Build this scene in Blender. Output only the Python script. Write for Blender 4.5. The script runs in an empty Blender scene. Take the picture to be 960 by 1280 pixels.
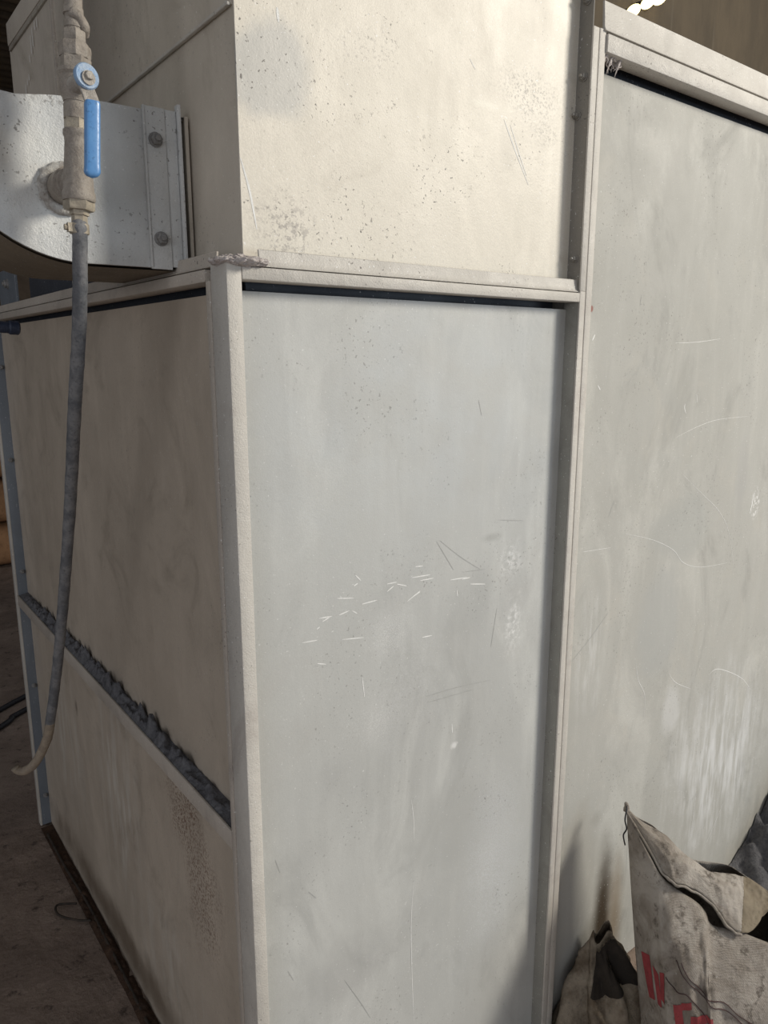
import bpy, bmesh, math, random
from math import sin, cos, pi, radians
from mathutils import Vector, Matrix, noise

random.seed(7)
scene = bpy.context.scene
COL = scene.collection

# ------------------------------------------------------------------ camera
cam_data = bpy.data.cameras.new('camera')
cam = bpy.data.objects.new('camera', cam_data)
COL.objects.link(cam)
yaw, pit = radians(37.572), radians(11.852)
cam.location = (-0.418, -0.854, 1.45)
fwd = Vector((sin(yaw)*cos(pit), cos(yaw)*cos(pit), -sin(pit)))
cam.rotation_euler = fwd.to_track_quat('-Z', 'Y').to_euler()
cam_data.sensor_fit = 'VERTICAL'
cam_data.sensor_height = 36.0
cam_data.lens = 36.0*928.2/1280.0
cam_data.clip_start = 0.02
scene.camera = cam

# ------------------------------------------------------------------ light
world = bpy.data.worlds.new('world'); scene.world = world
world.use_nodes = True
bg = world.node_tree.nodes['Background']
bg.inputs[0].default_value = (0.93, 0.95, 1.0, 1)
bg.inputs[1].default_value = 0.25

def area(name, loc, target, sx, sy, power, color):
    l = bpy.data.lights.new(name, 'AREA'); l.shape = 'RECTANGLE'
    l.size = sx; l.size_y = sy; l.energy = power; l.color = color
    o = bpy.data.objects.new(name, l); COL.objects.link(o)
    o.location = loc
    o.rotation_euler = (Vector(target)-Vector(loc)).to_track_quat('-Z', 'Y').to_euler()
    return o
area('warm_high_bay_light', (4.36, -3.84, 4.0), (0.4, 0.0, 1.4), 1.3, 1.3, 358, (1.0, 0.93, 0.81))
area('daylight_doorway', (-5.6, -4.6, 1.8), (0.2, 0.3, 1.0), 3.6, 3.0, 100, (0.95, 0.96, 1.0))  # added fill from the left, brightens the shaded side faces

area('daylight_opening', (4.6, -5.4, 0.95), (0.6, 0.0, 0.6), 3.0, 1.7, 90, (0.74, 0.87, 1.0))  # added low light from the right, cools the lower front panels

vs = scene.view_settings
vs.view_transform = 'Standard'; vs.look = 'None'; vs.gamma = 1.0
vs.use_curve_mapping = False
vs.exposure = 0.0

# ------------------------------------------------------------------ helpers
class MB:
    def __init__(s): s.v = []; s.f = []
    def add(s, vs_, fs):
        n = len(s.v); s.v += [tuple(v) for v in vs_]; s.f += [tuple(i+n for i in f) for f in fs]; return s
    def box(s, x0, x1, y0, y1, z0, z1):
        return s.add([(x0,y0,z0),(x1,y0,z0),(x1,y1,z0),(x0,y1,z0),(x0,y0,z1),(x1,y0,z1),(x1,y1,z1),(x0,y1,z1)],
                     [(0,3,2,1),(4,5,6,7),(0,1,5,4),(1,2,6,5),(2,3,7,6),(3,0,4,7)])
    def lathe(s, p0, axis, prof, n=24, phase=0.0):
        """prof: list of (distance along axis, radius); caps both ends"""
        p0 = Vector(p0); a = Vector(axis).normalized()
        b = a.orthogonal().normalized(); c = a.cross(b)
        vv = []; ff = []
        for d, r in prof:
            for k in range(n):
                t = 2*pi*k/n+phase
                vv.append(p0+a*d+(b*cos(t)+c*sin(t))*r)
        m = len(prof)
        for i in range(m-1):
            for k in range(n):
                k2 = (k+1) % n
                ff.append((i*n+k, i*n+k2, (i+1)*n+k2, (i+1)*n+k))
        ff.append(tuple(reversed(range(n)))); ff.append(tuple((m-1)*n+k for k in range(n)))
        return s.add(vv, ff)
    def tube(s, path, r, n=12, lump=0.0):
        P = [Vector(p) for p in path]; m = len(P); vv = []; ff = []
        rr = r if isinstance(r, (list, tuple)) else [r]*m
        prev = None
        for i in range(m):
            t = (P[min(i+1, m-1)]-P[max(i-1, 0)]).normalized()
            if prev is None: b = t.orthogonal().normalized()
            else: b = (prev-t*prev.dot(t)).normalized()
            prev = b; c = t.cross(b)
            for k in range(n):
                a = 2*pi*k/n
                q = P[i]+(b*cos(a)+c*sin(a))*rr[i]
                if lump: q += (q-P[i])*noise.noise(q*90)*lump
                vv.append(q)
        for i in range(m-1):
            for k in range(n):
                k2 = (k+1) % n
                ff.append((i*n+k, i*n+k2, (i+1)*n+k2, (i+1)*n+k))
        ff.append(tuple(reversed(range(n)))); ff.append(tuple((m-1)*n+k for k in range(n)))
        return s.add(vv, ff)
    def prism(s, poly, axis, lo, hi):
        """extrude a 2-D outline; axis 'x': poly=(y,z), 'y': poly=(x,z)"""
        n = len(poly)
        mk = (lambda p, w: (w, p[0], p[1])) if axis == 'x' else (lambda p, w: (p[0], w, p[1]))
        vv = [mk(p, lo) for p in poly]+[mk(p, hi) for p in poly]
        ff = [tuple(range(n)), tuple(range(2*n-1, n-1, -1))]
        for i in range(n):
            j = (i+1) % n; ff.append((i, i+n, j+n, j))
        return s.add(vv, ff)
    def grid(s, fn, nu, nv, closed_u=False):
        vv = [fn(i/nu, j/nv) for j in range(nv+1) for i in range(nu+(0 if closed_u else 1))]
        w = nu if closed_u else nu+1
        ff = []
        for j in range(nv):
            for i in range(nu):
                i2 = (i+1) % w
                ff.append((j*w+i, j*w+i2, (j+1)*w+i2, (j+1)*w+i))
        return s.add(vv, ff)

def catmull(pts, n):
    """n+1 samples of a smooth curve through pts (uniform parameter)"""
    P = [Vector(p) for p in pts]; m = len(P)-1; out = []
    for k in range(n+1):
        x = k/n*m; i = min(int(x), m-1); t = x-i
        a, b, c, d = P[max(i-1, 0)], P[i], P[i+1], P[min(i+2, m)]
        out.append(0.5*((2*b)+(c-a)*t+(2*a-5*b+4*c-d)*t*t+(3*b-a-3*c+d)*t**3))
    return out

def obj(name, mb, mat, parent=None, bevel=0.0, seg=2, smooth=None, fix=True):
    me = bpy.data.meshes.new(name)
    off = Vector(parent_world(parent)) if parent else Vector((0, 0, 0))
    me.from_pydata([Vector(v)-off for v in mb.v], [], mb.f)
    bm = bmesh.new(); bm.from_mesh(me)
    if fix: bmesh.ops.recalc_face_normals(bm, faces=bm.faces)
    if bevel > 0:
        ed = [e for e in bm.edges if len(e.link_faces) == 2 and e.calc_face_angle(0) > 0.6]
        bmesh.ops.bevel(bm, geom=ed, offset=bevel, segments=seg, profile=0.5, affect='EDGES', clamp_overlap=True)
    bm.to_mesh(me); bm.free()
    if smooth is not None:
        me.shade_smooth()
        if smooth < 3: me.set_sharp_from_angle(angle=smooth)
    if mat: me.materials.append(mat)
    o = bpy.data.objects.new(name, me); COL.objects.link(o)
    if parent: o.parent = parent
    return o

WP = {}
def parent_world(p):
    v = Vector((0, 0, 0))
    while p is not None:
        v += p.location; p = p.parent
    return v

def thing(name, label, cat, loc=(0, 0, 0), group=None):
    o = bpy.data.objects.new(name, None); COL.objects.link(o)
    o.empty_display_size = 0.05; o.location = loc
    o['label'] = label; o['category'] = cat
    if group: o['group'] = group
    return o
def tag(o, label, cat, group=None):
    o['label'] = label; o['category'] = cat
    if group: o['group'] = group
    return o
def struct(o):
    o['kind'] = 'structure'; return o
def stuff(o):
    o['kind'] = 'stuff'; return o

# ------------------------------------------------------------------ materials
class NT:
    def __init__(s, name):
        s.m = bpy.data.materials.new(name); s.m.use_nodes = True
        s.t = s.m.node_tree; s.b = s.t.nodes['Principled BSDF']
        g = s.t.nodes.new('ShaderNodeNewGeometry'); s.pos = g.outputs['Position']
    def n(s, typ, **kw):
        x = s.t.nodes.new(typ)
        for k, v in kw.items(): setattr(x, k, v)
        return x
    def link(s, a, b): s.t.links.new(a, b)
    def math(s, op, a, b=None, c=None, clamp=False):
        x = s.n('ShaderNodeMath', operation=op, use_clamp=clamp)
        for i, q in enumerate((a, b, c)):
            if q is None: continue
            if isinstance(q, (int, float)): x.inputs[i].default_value = q
            else: s.link(q, x.inputs[i])
        return x.outputs[0]
    def vmath(s, op, a, b):
        x = s.n('ShaderNodeVectorMath', operation=op)
        for i, q in enumerate((a, b)):
            if isinstance(q, (tuple, list)): x.inputs[i].default_value = q
            elif q is not None: s.link(q, x.inputs[i])
        return x
    def noise(s, scale, detail=4, rough=0.55, stretch=(1, 1, 1), off=(0, 0, 0), dist=0.0):
        v = s.vmath('MULTIPLY', s.pos, stretch).outputs[0]
        v = s.vmath('ADD', v, off).outputs[0]
        x = s.n('ShaderNodeTexNoise'); s.link(v, x.inputs['Vector'])
        x.inputs['Scale'].default_value = scale; x.inputs['Detail'].default_value = detail
        x.inputs['Roughness'].default_value = rough; x.inputs['Distortion'].default_value = dist
        return x.outputs[0]
    def ramp(s, fac, lo, hi, a=0.0, b=1.0):
        x = s.n('ShaderNodeMapRange', interpolation_type='SMOOTHSTEP')
        s.link(fac, x.inputs[0])
        for i, q in enumerate((lo, hi, a, b)): x.inputs[i+1].default_value = q
        return x.outputs[0]
    def mix(s, fac, a, b, mode='MIX'):
        x = s.n('ShaderNodeMix', data_type='RGBA', blend_type=mode)
        for i, q in ((0, fac), (6, a), (7, b)):
            if isinstance(q, (int, float)): x.inputs[i].default_value = q
            elif isinstance(q, (tuple, list)): x.inputs[i].default_value = (*q, 1) if len(q) == 3 else q
            else: s.link(q, x.inputs[i])
        return x.outputs[2]
    def blob(s, c, r, soft=0.6, wob=0.5, nscale=14.0):
        """0..1 mask of an uneven patch centred on c with radii r (metres)"""
        d = s.vmath('SUBTRACT', s.pos, c).outputs[0]
        d = s.vmath('MULTIPLY', d, tuple(1.0/q for q in r)).outputs[0]
        l = s.vmath('LENGTH', d, None).outputs['Value']
        nz = s.math('MULTIPLY', s.math('SUBTRACT', s.noise(nscale, 5, 0.6), 0.5), wob*2)
        return s.ramp(s.math('ADD', l, nz), 1.0, 1.0-soft)
    def bump(s, h, strength=0.3, dist=0.002):
        x = s.n('ShaderNodeBump'); x.inputs['Strength'].default_value = strength
        x.inputs['Distance'].default_value = dist
        s.link(h, x.inputs['Height']); s.link(x.outputs[0], s.b.inputs['Normal'])
    def set(s, col=None, rough=None, metal=None, spec=None):
        for k, q in (('Base Color', col), ('Roughness', rough), ('Metallic', metal), ('Specular IOR Level', spec)):
            if q is None: continue
            i = s.b.inputs[k]
            if isinstance(q, (int, float)): i.default_value = q
            elif isinstance(q, (tuple, list)): i.default_value = (*q, 1)
            else: s.link(q, i)
        return s.m

def paint(name, base, alt, marks=(), dust=(0.40, 0.37, 0.34), dust_amt=0.25, speck=0.5, rough=0.42, grain=0.25, streak=0.3, spec=0.5, mottle=0.5, fine=0.25, rvar=0.16):
    """sprayed grey enamel with handling marks, grime specks and dust"""
    t = NT(name)
    big = t.ramp(t.noise(2.6, 5, 0.6, off=(3.1, 1.7, 0.4), dist=0.4), 0.35, 0.68)
    c = t.mix(big, base, alt)
    sl = t.ramp(t.noise(3.2, 6, 0.62, stretch=(1.5, 1.5, 0.6), off=(6, 3, 8), dist=0.8), 0.50, 0.70, 0.0, mottle)
    c = t.mix(sl, c, tuple(min(1, q*1.28) for q in base))
    sd = t.ramp(t.noise(4.5, 6, 0.66, stretch=(1.3, 1.3, 0.7), off=(1, 9, 3), dist=1.0), 0.52, 0.70, 0.0, mottle)
    c = t.mix(sd, c, tuple(q*0.74 for q in base))
    fg = t.ramp(t.noise(520, 3, 0.7, off=(8, 1, 1)), 0.40, 0.62, 0.0, fine)
    c = t.mix(fg, c, tuple(q*0.80 for q in base))
    st = t.ramp(t.noise(9, 4, 0.6, stretch=(3.0, 3.0, 0.35)), 0.45, 0.75, 0.0, streak)
    c = t.mix(st, c, tuple(min(1, q*1.14) for q in base))
    sm = t.ramp(t.noise(6, 6, 0.65, off=(9, 2, 5), dist=1.2), 0.52, 0.72, 0.0, dust_amt)
    c = t.mix(sm, c, dust)
    for mk in marks:
        mask = t.blob(mk['c'], mk['r'], mk.get('soft', 0.6), mk.get('wob', 0.5), mk.get('ns', 14.0))
        if mk.get('grit'):
            g = t.ramp(t.noise(mk['grit'], 3, 0.7, stretch=mk.get('gs', (1, 1, 1))), mk.get('g0', 0.48), mk.get('g1', 0.6)); mask = t.math('MULTIPLY', mask, g)
        mask = t.math('MULTIPLY', mask, mk.get('a', 0.5))
        c = t.mix(mask, c, mk['col'])
    sp = t.ramp(t.noise(210, 2, 0.5), 0.655, 0.70, 0.0, speck)
    spm = t.ramp(t.noise(7, 4, 0.6, off=(1, 8, 2)), 0.45, 0.65)
    c = t.mix(t.math('MULTIPLY', sp, spm), c, (0.09, 0.08, 0.07))
    lt = t.ramp(t.noise(230, 2, 0.5, off=(5, 5, 5)), 0.69, 0.73, 0.0, speck*0.9)
    c = t.mix(lt, c, (0.78, 0.78, 0.77))
    r = t.ramp(t.noise(11, 5, 0.6, off=(2, 6, 1)), 0.3, 0.75, rough-rvar*0.4, rough+rvar)
    h = t.math('ADD', t.noise(420, 3, 0.6), t.math('MULTIPLY', t.noise(60, 4, 0.6), 1.6))
    h = t.math('ADD', h, t.math('MULTIPLY', t.noise(9, 2, 0.5, off=(4, 4, 4)), 2.0))
    t.bump(h, grain, 0.0016)
    return t.set(c, r, 0.0, spec)

WHITE = (0.80, 0.80, 0.79)
SCR_MID_LIGHT = [
  (0.0013, [(0.2072, 1.1254), (0.2177, 1.1144)]),
  (0.0013, [(0.2679, 1.0995), (0.288, 1.099)]),
  (0.0013, [(0.288, 1.0957), (0.3086, 1.0884)]),
  (0.0013, [(0.2679, 1.0869), (0.2813, 1.0937)]),
  (0.0013, [(0.3189, 1.1004), (0.3581, 1.0983)]),
  (0.0013, [(0.3366, 1.0921), (0.3655, 1.0912)]),
  (0.0013, [(0.403, 1.0808), (0.4417, 1.0783)]),
  (0.0013, [(0.43, 1.0769), (0.4497, 1.0768)]),
  (0.0013, [(0.4501, 1.0647), (0.4868, 1.0577)]),
  (0.0013, [(0.2192, 1.0767), (0.2482, 1.0772)]),
  (0.0013, [(0.1732, 1.0952), (0.2037, 1.0896)]),
  (0.0013, [(0.1402, 1.071), (0.1638, 1.0695)]),
  (0.0013, [(0.1459, 1.0645), (0.162, 1.0699)]),
  (0.0013, [(0.1758, 1.0684), (0.1942, 1.0713)]),
  (0.0013, [(0.2004, 1.07), (0.2097, 1.0637)]),
  (0.0013, [(0.1107, 1.0401), (0.1366, 1.038)]),
  (0.0013, [(0.1358, 1.0012), (0.1511, 0.9961)]),
  (0.0013, [(0.3415, 0.9931), (0.3636, 0.9914)]),
  (0.0013, [(0.3088, 1.062), (0.3368, 1.075)]),
  (0.0013, [(0.3192, 1.0672), (0.3369, 1.0733)]),
  (0.0013, [(0.4188, 1.06), (0.4207, 1.0478)]),
  (0.0013, [(0.1813, 1.0282), (0.222, 1.0217)]),
  (0.0013, [(0.1358, 1.0549), (0.1417, 1.0577)]),
  (0.0013, [(0.3257, 1.1177), (0.342, 1.1159)]),
  (0.0013, [(0.2039, 1.1086), (0.2114, 1.1114)]),
  (0.0013, [(0.2183, 0.9571), (0.2226, 0.922)]),
  (0.0013, [(0.4135, 0.8148), (0.4148, 0.7965)]),
  (0.0010, [(0.3286, 0.5286), (0.325, 0.4458), (0.3284, 0.3366), (0.3332, 0.2366)]),
  (0.0008, [(0.3218, 0.7005), (0.3272, 0.6616), (0.3284, 0.6176)]),
]
SCR_MID_DARK = [
  (0.0014, [(0.5183, 1.006), (0.506, 0.9359)]),
  (0.0014, [(0.3716, 1.1522), (0.4102, 1.097)]),
  (0.0014, [(0.3789, 1.1527), (0.4249, 1.1178), (0.4734, 1.0869)]),
  (0.0014, [(0.5152, 1.1692), (0.5801, 1.1592)]),
  (0.0014, [(0.3504, 0.8843), (0.4238, 0.8803), (0.507, 0.8709)]),
  (0.0014, [(0.3544, 0.8721), (0.4649, 0.8647)]),
  (0.0014, [(0.4375, 1.0892), (0.4857, 1.0847)]),
  (0.0010, [(0.1788, 0.4181), (0.2113, 0.3537), (0.2329, 0.3073)]),
  (0.0010, [(0.055, 0.7053), (0.0623, 0.6801)]),
  (0.0010, [(0.0707, 0.4997), (0.0804, 0.4763)]),
  (0.0010, [(0.1118, 0.6226), (0.1261, 0.604)]),
  (0.0010, [(0.4589, 1.3793), (0.4673, 1.3527)]),
]
SCR_UP_LIGHT = [
  (0.0022, [(0.4977, 1.8116), (0.522, 1.7756), (0.5596, 1.7232)]),
  (0.0018, [(0.5121, 1.8061), (0.5353, 1.7668), (0.5544, 1.7365)]),
  (0.0030, [(0.0399, 1.688), (0.0509, 1.6514), (0.0593, 1.6069)]),
  (0.0012, [(0.422, 1.8807), (0.4337, 1.8684)]),
  (0.0040, [(0.0971, 1.8673), (0.0987, 1.8515)]),
]
SCR_R_LIGHT = [
  (0.0030, [(0.7562, 1.4894), (0.7491, 1.4784)]),
  (0.0022, [(0.7733, 1.3965), (0.7819, 1.3869)]),
  (0.0022, [(1.0806, 1.3496), (1.08, 1.3405), (1.0869, 1.3279)]),
  (0.0014, [(1.1232, 1.3697), (1.1283, 1.3505)]),
  (0.0010, [(1.0247, 1.4767), (1.1106, 1.4797), (1.2015, 1.4878)]),
  (0.0011, [(0.8964, 1.0885), (0.9993, 1.0595), (1.0819, 1.0238), (1.1281, 0.9867), (1.2067, 0.9622), (1.3347, 0.9512)]),
  (0.0009, [(1.0863, 1.1993), (1.1889, 1.1373), (1.2627, 1.0927), (1.3191, 1.0359), (1.3634, 0.9398)]),
  (0.0008, [(0.7541, 1.0724), (0.8475, 1.0668)]),
  (0.0008, [(1.0552, 1.2785), (1.1418, 1.2978), (1.2246, 1.3085), (1.3614, 1.3093)]),
  (0.0012, [(0.9674, 0.7841), (0.9824, 0.7382), (1.012, 0.6932), (1.0168, 0.6297)]),
  (0.0040, [(1.4316, 1.1161), (1.4171, 1.0636)]),
  (0.0012, [(1.1038, 0.7232), (1.1405, 0.6877), (1.2117, 0.6511)]),
  (0.0016, [(1.2899, 0.6658), (1.3372, 0.6699), (1.4619, 0.6115), (1.5266, 0.557)]),
  (0.0016, [(1.4415, 0.2562), (1.3573, 0.1449)]),
  (0.0012, [(1.286, 0.3411), (1.2767, 0.2046)]),
]
SCR_R_DARK = [
  (0.0012, [(0.8945, 1.5642), (0.8926, 1.5453)]),
  (0.0010, [(0.8656, 1.6348), (0.8648, 1.6284)]),
  (0.0018, [(1.1657, 1.631), (1.1692, 1.623)]),
  (0.0012, [(0.738, 0.8444), (0.7989, 0.8833), (0.8534, 0.9256)]),
  (0.0010, [(0.8326, 1.1316), (0.8498, 1.1655)]),
]
GREY = (0.47, 0.475, 0.455); GREY2 = (0.42, 0.425, 0.41)
m_mid = paint('grey_enamel_front', GREY, (0.43, 0.435, 0.42), marks=[
    dict(c=(0.279, .03, 1.017), r=(.075, .1, .055), col=WHITE, a=.6, grit=700, g0=.42, g1=.72, soft=1.0, wob=.45),
    dict(c=(0.245, .03, 0.87), r=(.10, .1, .075), col=WHITE, a=.42, grit=600, g0=.42, g1=.72, soft=1.0),
    dict(c=(0.30, .03, 0.92), r=(.12, .1, .16), col=(.66, .66, .66), a=.25, grit=420, g0=.4, g1=.7, soft=1.0),
    dict(c=(0.55, .03, 1.09), r=(.05, .1, .06), col=WHITE, a=.5, soft=1.0, wob=.8, ns=30, grit=120, g0=.4, g1=.68),
    dict(c=(0.565, .03, 0.96), r=(.035, .1, .09), col=WHITE, a=.6, soft=1.0, wob=.8, ns=34, grit=110, g0=.4, g1=.68),
    dict(c=(0.50, .03, 1.14), r=(.035, .1, .012), col=(.28, .28, .26), a=.45, soft=.9),
    dict(c=(0.455, .03, 1.03), r=(.075, .1, .075), col=(.36, .365, .35), a=.4, soft=.7),
    dict(c=(0.42, .03, 0.77), r=(.010, .1, .009), col=WHITE, a=.6, soft=.8, wob=.8, ns=90),
    dict(c=(0.18, .03, 0.42), r=(.12, .1, .10), col=(.34, .34, .33), a=.4, soft=.8, wob=.8),
    dict(c=(0.42, .03, 0.60), r=(.16, .1, .12), col=(.38, .385, .37), a=.5, soft=.7),
    dict(c=(0.53, .03, 0.50), r=(.11, .1, .26), col=(.70, .72, .76), a=.4, grit=420, g0=.35, g1=.7, soft=1.0),
    dict(c=(0.16, .03, 0.80), r=(.05, .1, .06), col=(.33, .33, .32), a=.35, soft=.9, wob=.8)],
    dust_amt=.10, speck=.45, grain=.12, rough=.44, mottle=.55)
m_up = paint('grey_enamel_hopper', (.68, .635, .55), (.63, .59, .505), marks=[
    dict(c=(0.09, .03, 1.80), r=(.07, .1, .07), col=(.36, .37, .37), a=.55, soft=.6, wob=.8, ns=9),
    dict(c=(0.23, .03, 1.85), r=(.10, .1, .05), col=(.20, .19, .18), a=.55, grit=160, g0=.52, g1=.66, soft=.9),
    dict(c=(0.55, .03, 1.86), r=(.12, .1, .06), col=(.16, .15, .14), a=.6, grit=210, g0=.50, g1=.60, soft=.9),
    dict(c=(0.46, .03, 1.825), r=(.05, .1, .009), col=(.70, .67, .58), a=.7, soft=.8),
    dict(c=(0.60, .03, 1.81), r=(.05, .1, .03), col=(.2, .19, .17), a=.5, grit=230, g0=.50, g1=.60, soft=.9),
    dict(c=(0.10, .03, 1.61), r=(.07, .1, .06), col=(.22, .2, .19), a=.6, grit=150, g0=.50, g1=.60, soft=.9)],
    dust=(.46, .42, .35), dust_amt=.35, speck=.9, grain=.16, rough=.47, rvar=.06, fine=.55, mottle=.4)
m_right = paint('grey_enamel_tall', (.42, .415, .385), (.39, .385, .355), marks=[
    dict(c=(0.905, .03, 0.10), r=(.050, .1, .36), col=(.045, .030, .016), a=.97, soft=.75, wob=.25, ns=7),
    dict(c=(0.955, .03, 0.14), r=(.045, .1, .25), col=(.20, .14, .08), a=.7, soft=1.0, wob=.25, ns=7),
    dict(c=(0.86, .03, 0.44), r=(.035, .1, .03), col=(.32, .31, .28), a=.5, soft=.9),
    dict(c=(1.12, .03, 1.07), r=(.15, .1, .09), col=(.37, .375, .355), a=.6, soft=.5, wob=.5, ns=8),
    dict(c=(1.36, .03, 1.16), r=(.035, .1, .14), col=(.37, .365, .35), a=.5, soft=.6),
    dict(c=(1.05, .03, 0.85), r=(.10, .1, .16), col=(.38, .385, .37), a=.6, soft=.5, wob=.5),
    dict(c=(1.13, .03, 0.62), r=(.05, .1, .09), col=(.60, .60, .59), a=.5, soft=.6),
    dict(c=(0.80, .03, 0.85), r=(.07, .1, .20), col=(.63, .63, .62), a=.5, grit=60, g0=.36, g1=.65, soft=1.0, gs=(1, 1, .14)),
    dict(c=(1.38, .03, 0.38), r=(.30, .1, .36), col=(.72, .73, .74), a=.6, grit=45, g0=.34, g1=.68, soft=.9, gs=(1, 1, .14)),
    dict(c=(1.44, .03, 1.09), r=(.025, .1, .05), col=WHITE, a=.9, grit=110, soft=.8),
    dict(c=(1.22, .03, 0.50), r=(.10, .1, .22), col=(.62, .62, .61), a=.5, grit=50, g0=.36, g1=.65, soft=1.0, gs=(1, 1, .14)),
    dict(c=(0.742, .03, 1.535), r=(.006, .1, .007), col=(.25, .07, .05), a=.8, soft=.5)],
    dust=(.50, .47, .41), dust_amt=.22, speck=.5, grain=.13, rough=.62, spec=.3, mottle=.75)
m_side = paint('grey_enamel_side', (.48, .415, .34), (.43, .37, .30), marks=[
    dict(c=(.03, 0.33, 0.66), r=(.1, .13, .15), col=(.15, .09, .06), a=.75, grit=190, g0=.46, g1=.60, soft=.8, wob=.6),
    dict(c=(.03, 0.26, 0.52), r=(.1, .11, .20), col=(.15, .09, .06), a=.7, grit=190, g0=.48, g1=.60, soft=.8, wob=.6),
    dict(c=(.03, 0.72, 0.48), r=(.1, .20, .34), col=(.62, .59, .53), a=.6, grit=34, g0=.42, g1=.62, soft=.9, gs=(1, 1, .14)),
    dict(c=(.03, 1.15, 0.40), r=(.1, .22, .28), col=(.60, .57, .51), a=.55, grit=30, g0=.42, g1=.62, soft=.9, gs=(1, 1, .14)),
    dict(c=(.03, 0.45, 0.22), r=(.1, .25, .16), col=(.58, .55, .49), a=.5, grit=30, g0=.44, g1=.62, soft=.9, gs=(1, 1, .14)),
    dict(c=(.03, 1.02, 0.57), r=(.1, .02, .03), col=(.10, .08, .06), a=.6, soft=.8),
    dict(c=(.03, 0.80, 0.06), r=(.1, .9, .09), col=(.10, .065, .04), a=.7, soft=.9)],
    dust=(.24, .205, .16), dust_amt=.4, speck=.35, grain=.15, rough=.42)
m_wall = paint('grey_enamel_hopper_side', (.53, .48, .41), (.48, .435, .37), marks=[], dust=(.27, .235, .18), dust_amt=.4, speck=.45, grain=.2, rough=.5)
m_frame = paint('grey_enamel_frame', (.52, .495, .45), (.47, .445, .405), dust=(.36, .32, .29), dust_amt=.5, speck=.9, grain=.5, rough=.5, streak=.2)
m_framed = paint('dusty_frame_paint', (.46, .415, .36), (.42, .375, .325), dust=(.25, .22, .20), dust_amt=.5, speck=.8, grain=.5, rough=.6, streak=.2)  # dusty, darker copy of the frame paint, with side-face shade in the colour
m_blue = paint('blue_grey_enamel', (.16, .18, .205), (.13, .15, .175), dust=(.15, .15, .16), dust_amt=.3, speck=.4, grain=.2, rough=.4)  # own colour on the bracket; cool light as colour on the far post
m_duct = paint('grey_enamel_duct', (.56, .57, .565), (.50, .51, .505), marks=[
    dict(c=(-.16, .165, 1.66), r=(.09, .1, .075), col=(.66, .66, .63), a=.5, soft=.35, wob=.25, ns=10),
    dict(c=(-.14, .165, 1.755), r=(.09, .1, .012), col=(.18, .17, .16), a=.7, grit=180, soft=.9),
    dict(c=(-.207, .165, 1.69), r=(.025, .1, .06), col=(.42, .38, .31), a=.5, soft=.9)],
    dust=(.42, .40, .36), dust_amt=.25, speck=.7, grain=.55, rough=.38)
m_web = paint('grimy_web_paint', (.24, .225, .20), (.19, .18, .16), dust=(.13, .12, .11), dust_amt=.6, speck=.8, grain=.6, rough=.65)  # grime, plus the shade of left-facing webs put into the colour

def simple(name, c1, c2, scale=60, rough=0.6, metal=0.0, grain=0.5, spec=0.4, d=0.0015):
    t = NT(name)
    c = t.mix(t.ramp(t.noise(scale, 5, 0.65), .35, .68), c1, c2)
    c = t.mix(t.ramp(t.noise(scale*5, 3, 0.6, off=(3, 1, 7)), .55, .7, 0, .6), c, tuple(q*.55 for q in c1))
    t.bump(t.math('ADD', t.noise(scale*6, 4, 0.7), t.math('MULTIPLY', t.noise(scale*1.3, 3), 2.0)), grain, d)
    return t.set(c, rough, metal, spec)
m_pipe = simple('dusty_galvanised_pipe', (.33, .295, .255), (.23, .20, .17), 70, .62, .15, .6)
m_brass = simple('dusty_brass_fitting', (.42, .37, .29), (.32, .28, .22), 80, .5, .35, .5)
m_lever = simple('blue_vinyl_grip', (.085, .24, .52), (.11, .28, .56), 40, .30, 0, .12, .6)
m_lever2 = simple('worn_blue_paint', (.20, .33, .52), (.30, .38, .48), 80, .4, 0, .3)
m_bare = simple('dusty_bare_steel', (.42, .39, .35), (.30, .27, .24), 90, .6, .2, .6)
m_hose = simple('dusty_rubber_hose', (.10, .105, .115), (.20, .20, .205), 45, .6, 0, .5)
m_hose_end = simple('tan_hose_end', (.30, .25, .19), (.22, .18, .14), 60, .8)
m_bolt = simple('dusty_bolt', (.26, .255, .25), (.20, .195, .19), 150, .5, .2, .4)
m_dust = simple('grey_dust', (.17, .17, .18), (.11, .11, .12), 90, .95, 0, .8, .1, .003)
m_fluff = simple('pale_dust_fluff', (.62, .57, .545), (.46, .41, .39), 140, .95, 0, .6, .1, .003)
m_rust = simple('rusty_dirt', (.085, .05, .032), (.05, .032, .024), 40, .9, 0, .8, .2, .004)
m_black = simple('black_rubber', (.018, .018, .022), (.03, .03, .034), 60, .5)
m_navy = simple('dark_blue_rod', (.018, .026, .05), (.03, .04, .07), 60, .4)
m_wire = simple('rusty_wire', (.06, .045, .035), (.03, .025, .02), 60, .8)
m_weld = simple('painted_weld', (.52, .51, .48), (.30, .27, .24), 120, .5, 0, .9)

t = NT('earth_floor')
c = t.mix(t.ramp(t.noise(3.5, 7, .65), .35, .66), (.21, .16, .13), (.31, .24, .195))
c = t.mix(t.ramp(t.noise(22, 6, .7, off=(1, 2, 3)), .55, .70, 0, .8), c, (.045, .032, .026))
c = t.mix(t.ramp(t.noise(130, 3, .6, off=(5, 2, 3)), .68, .73, 0, .7), c, (.32, .28, .24))
t.bump(t.math('ADD', t.noise(35, 8, .7), t.math('MULTIPLY', t.noise(9, 4), 2.0)), .8, .012)
m_floor = t.set(c, .9, 0, .25)

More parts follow.
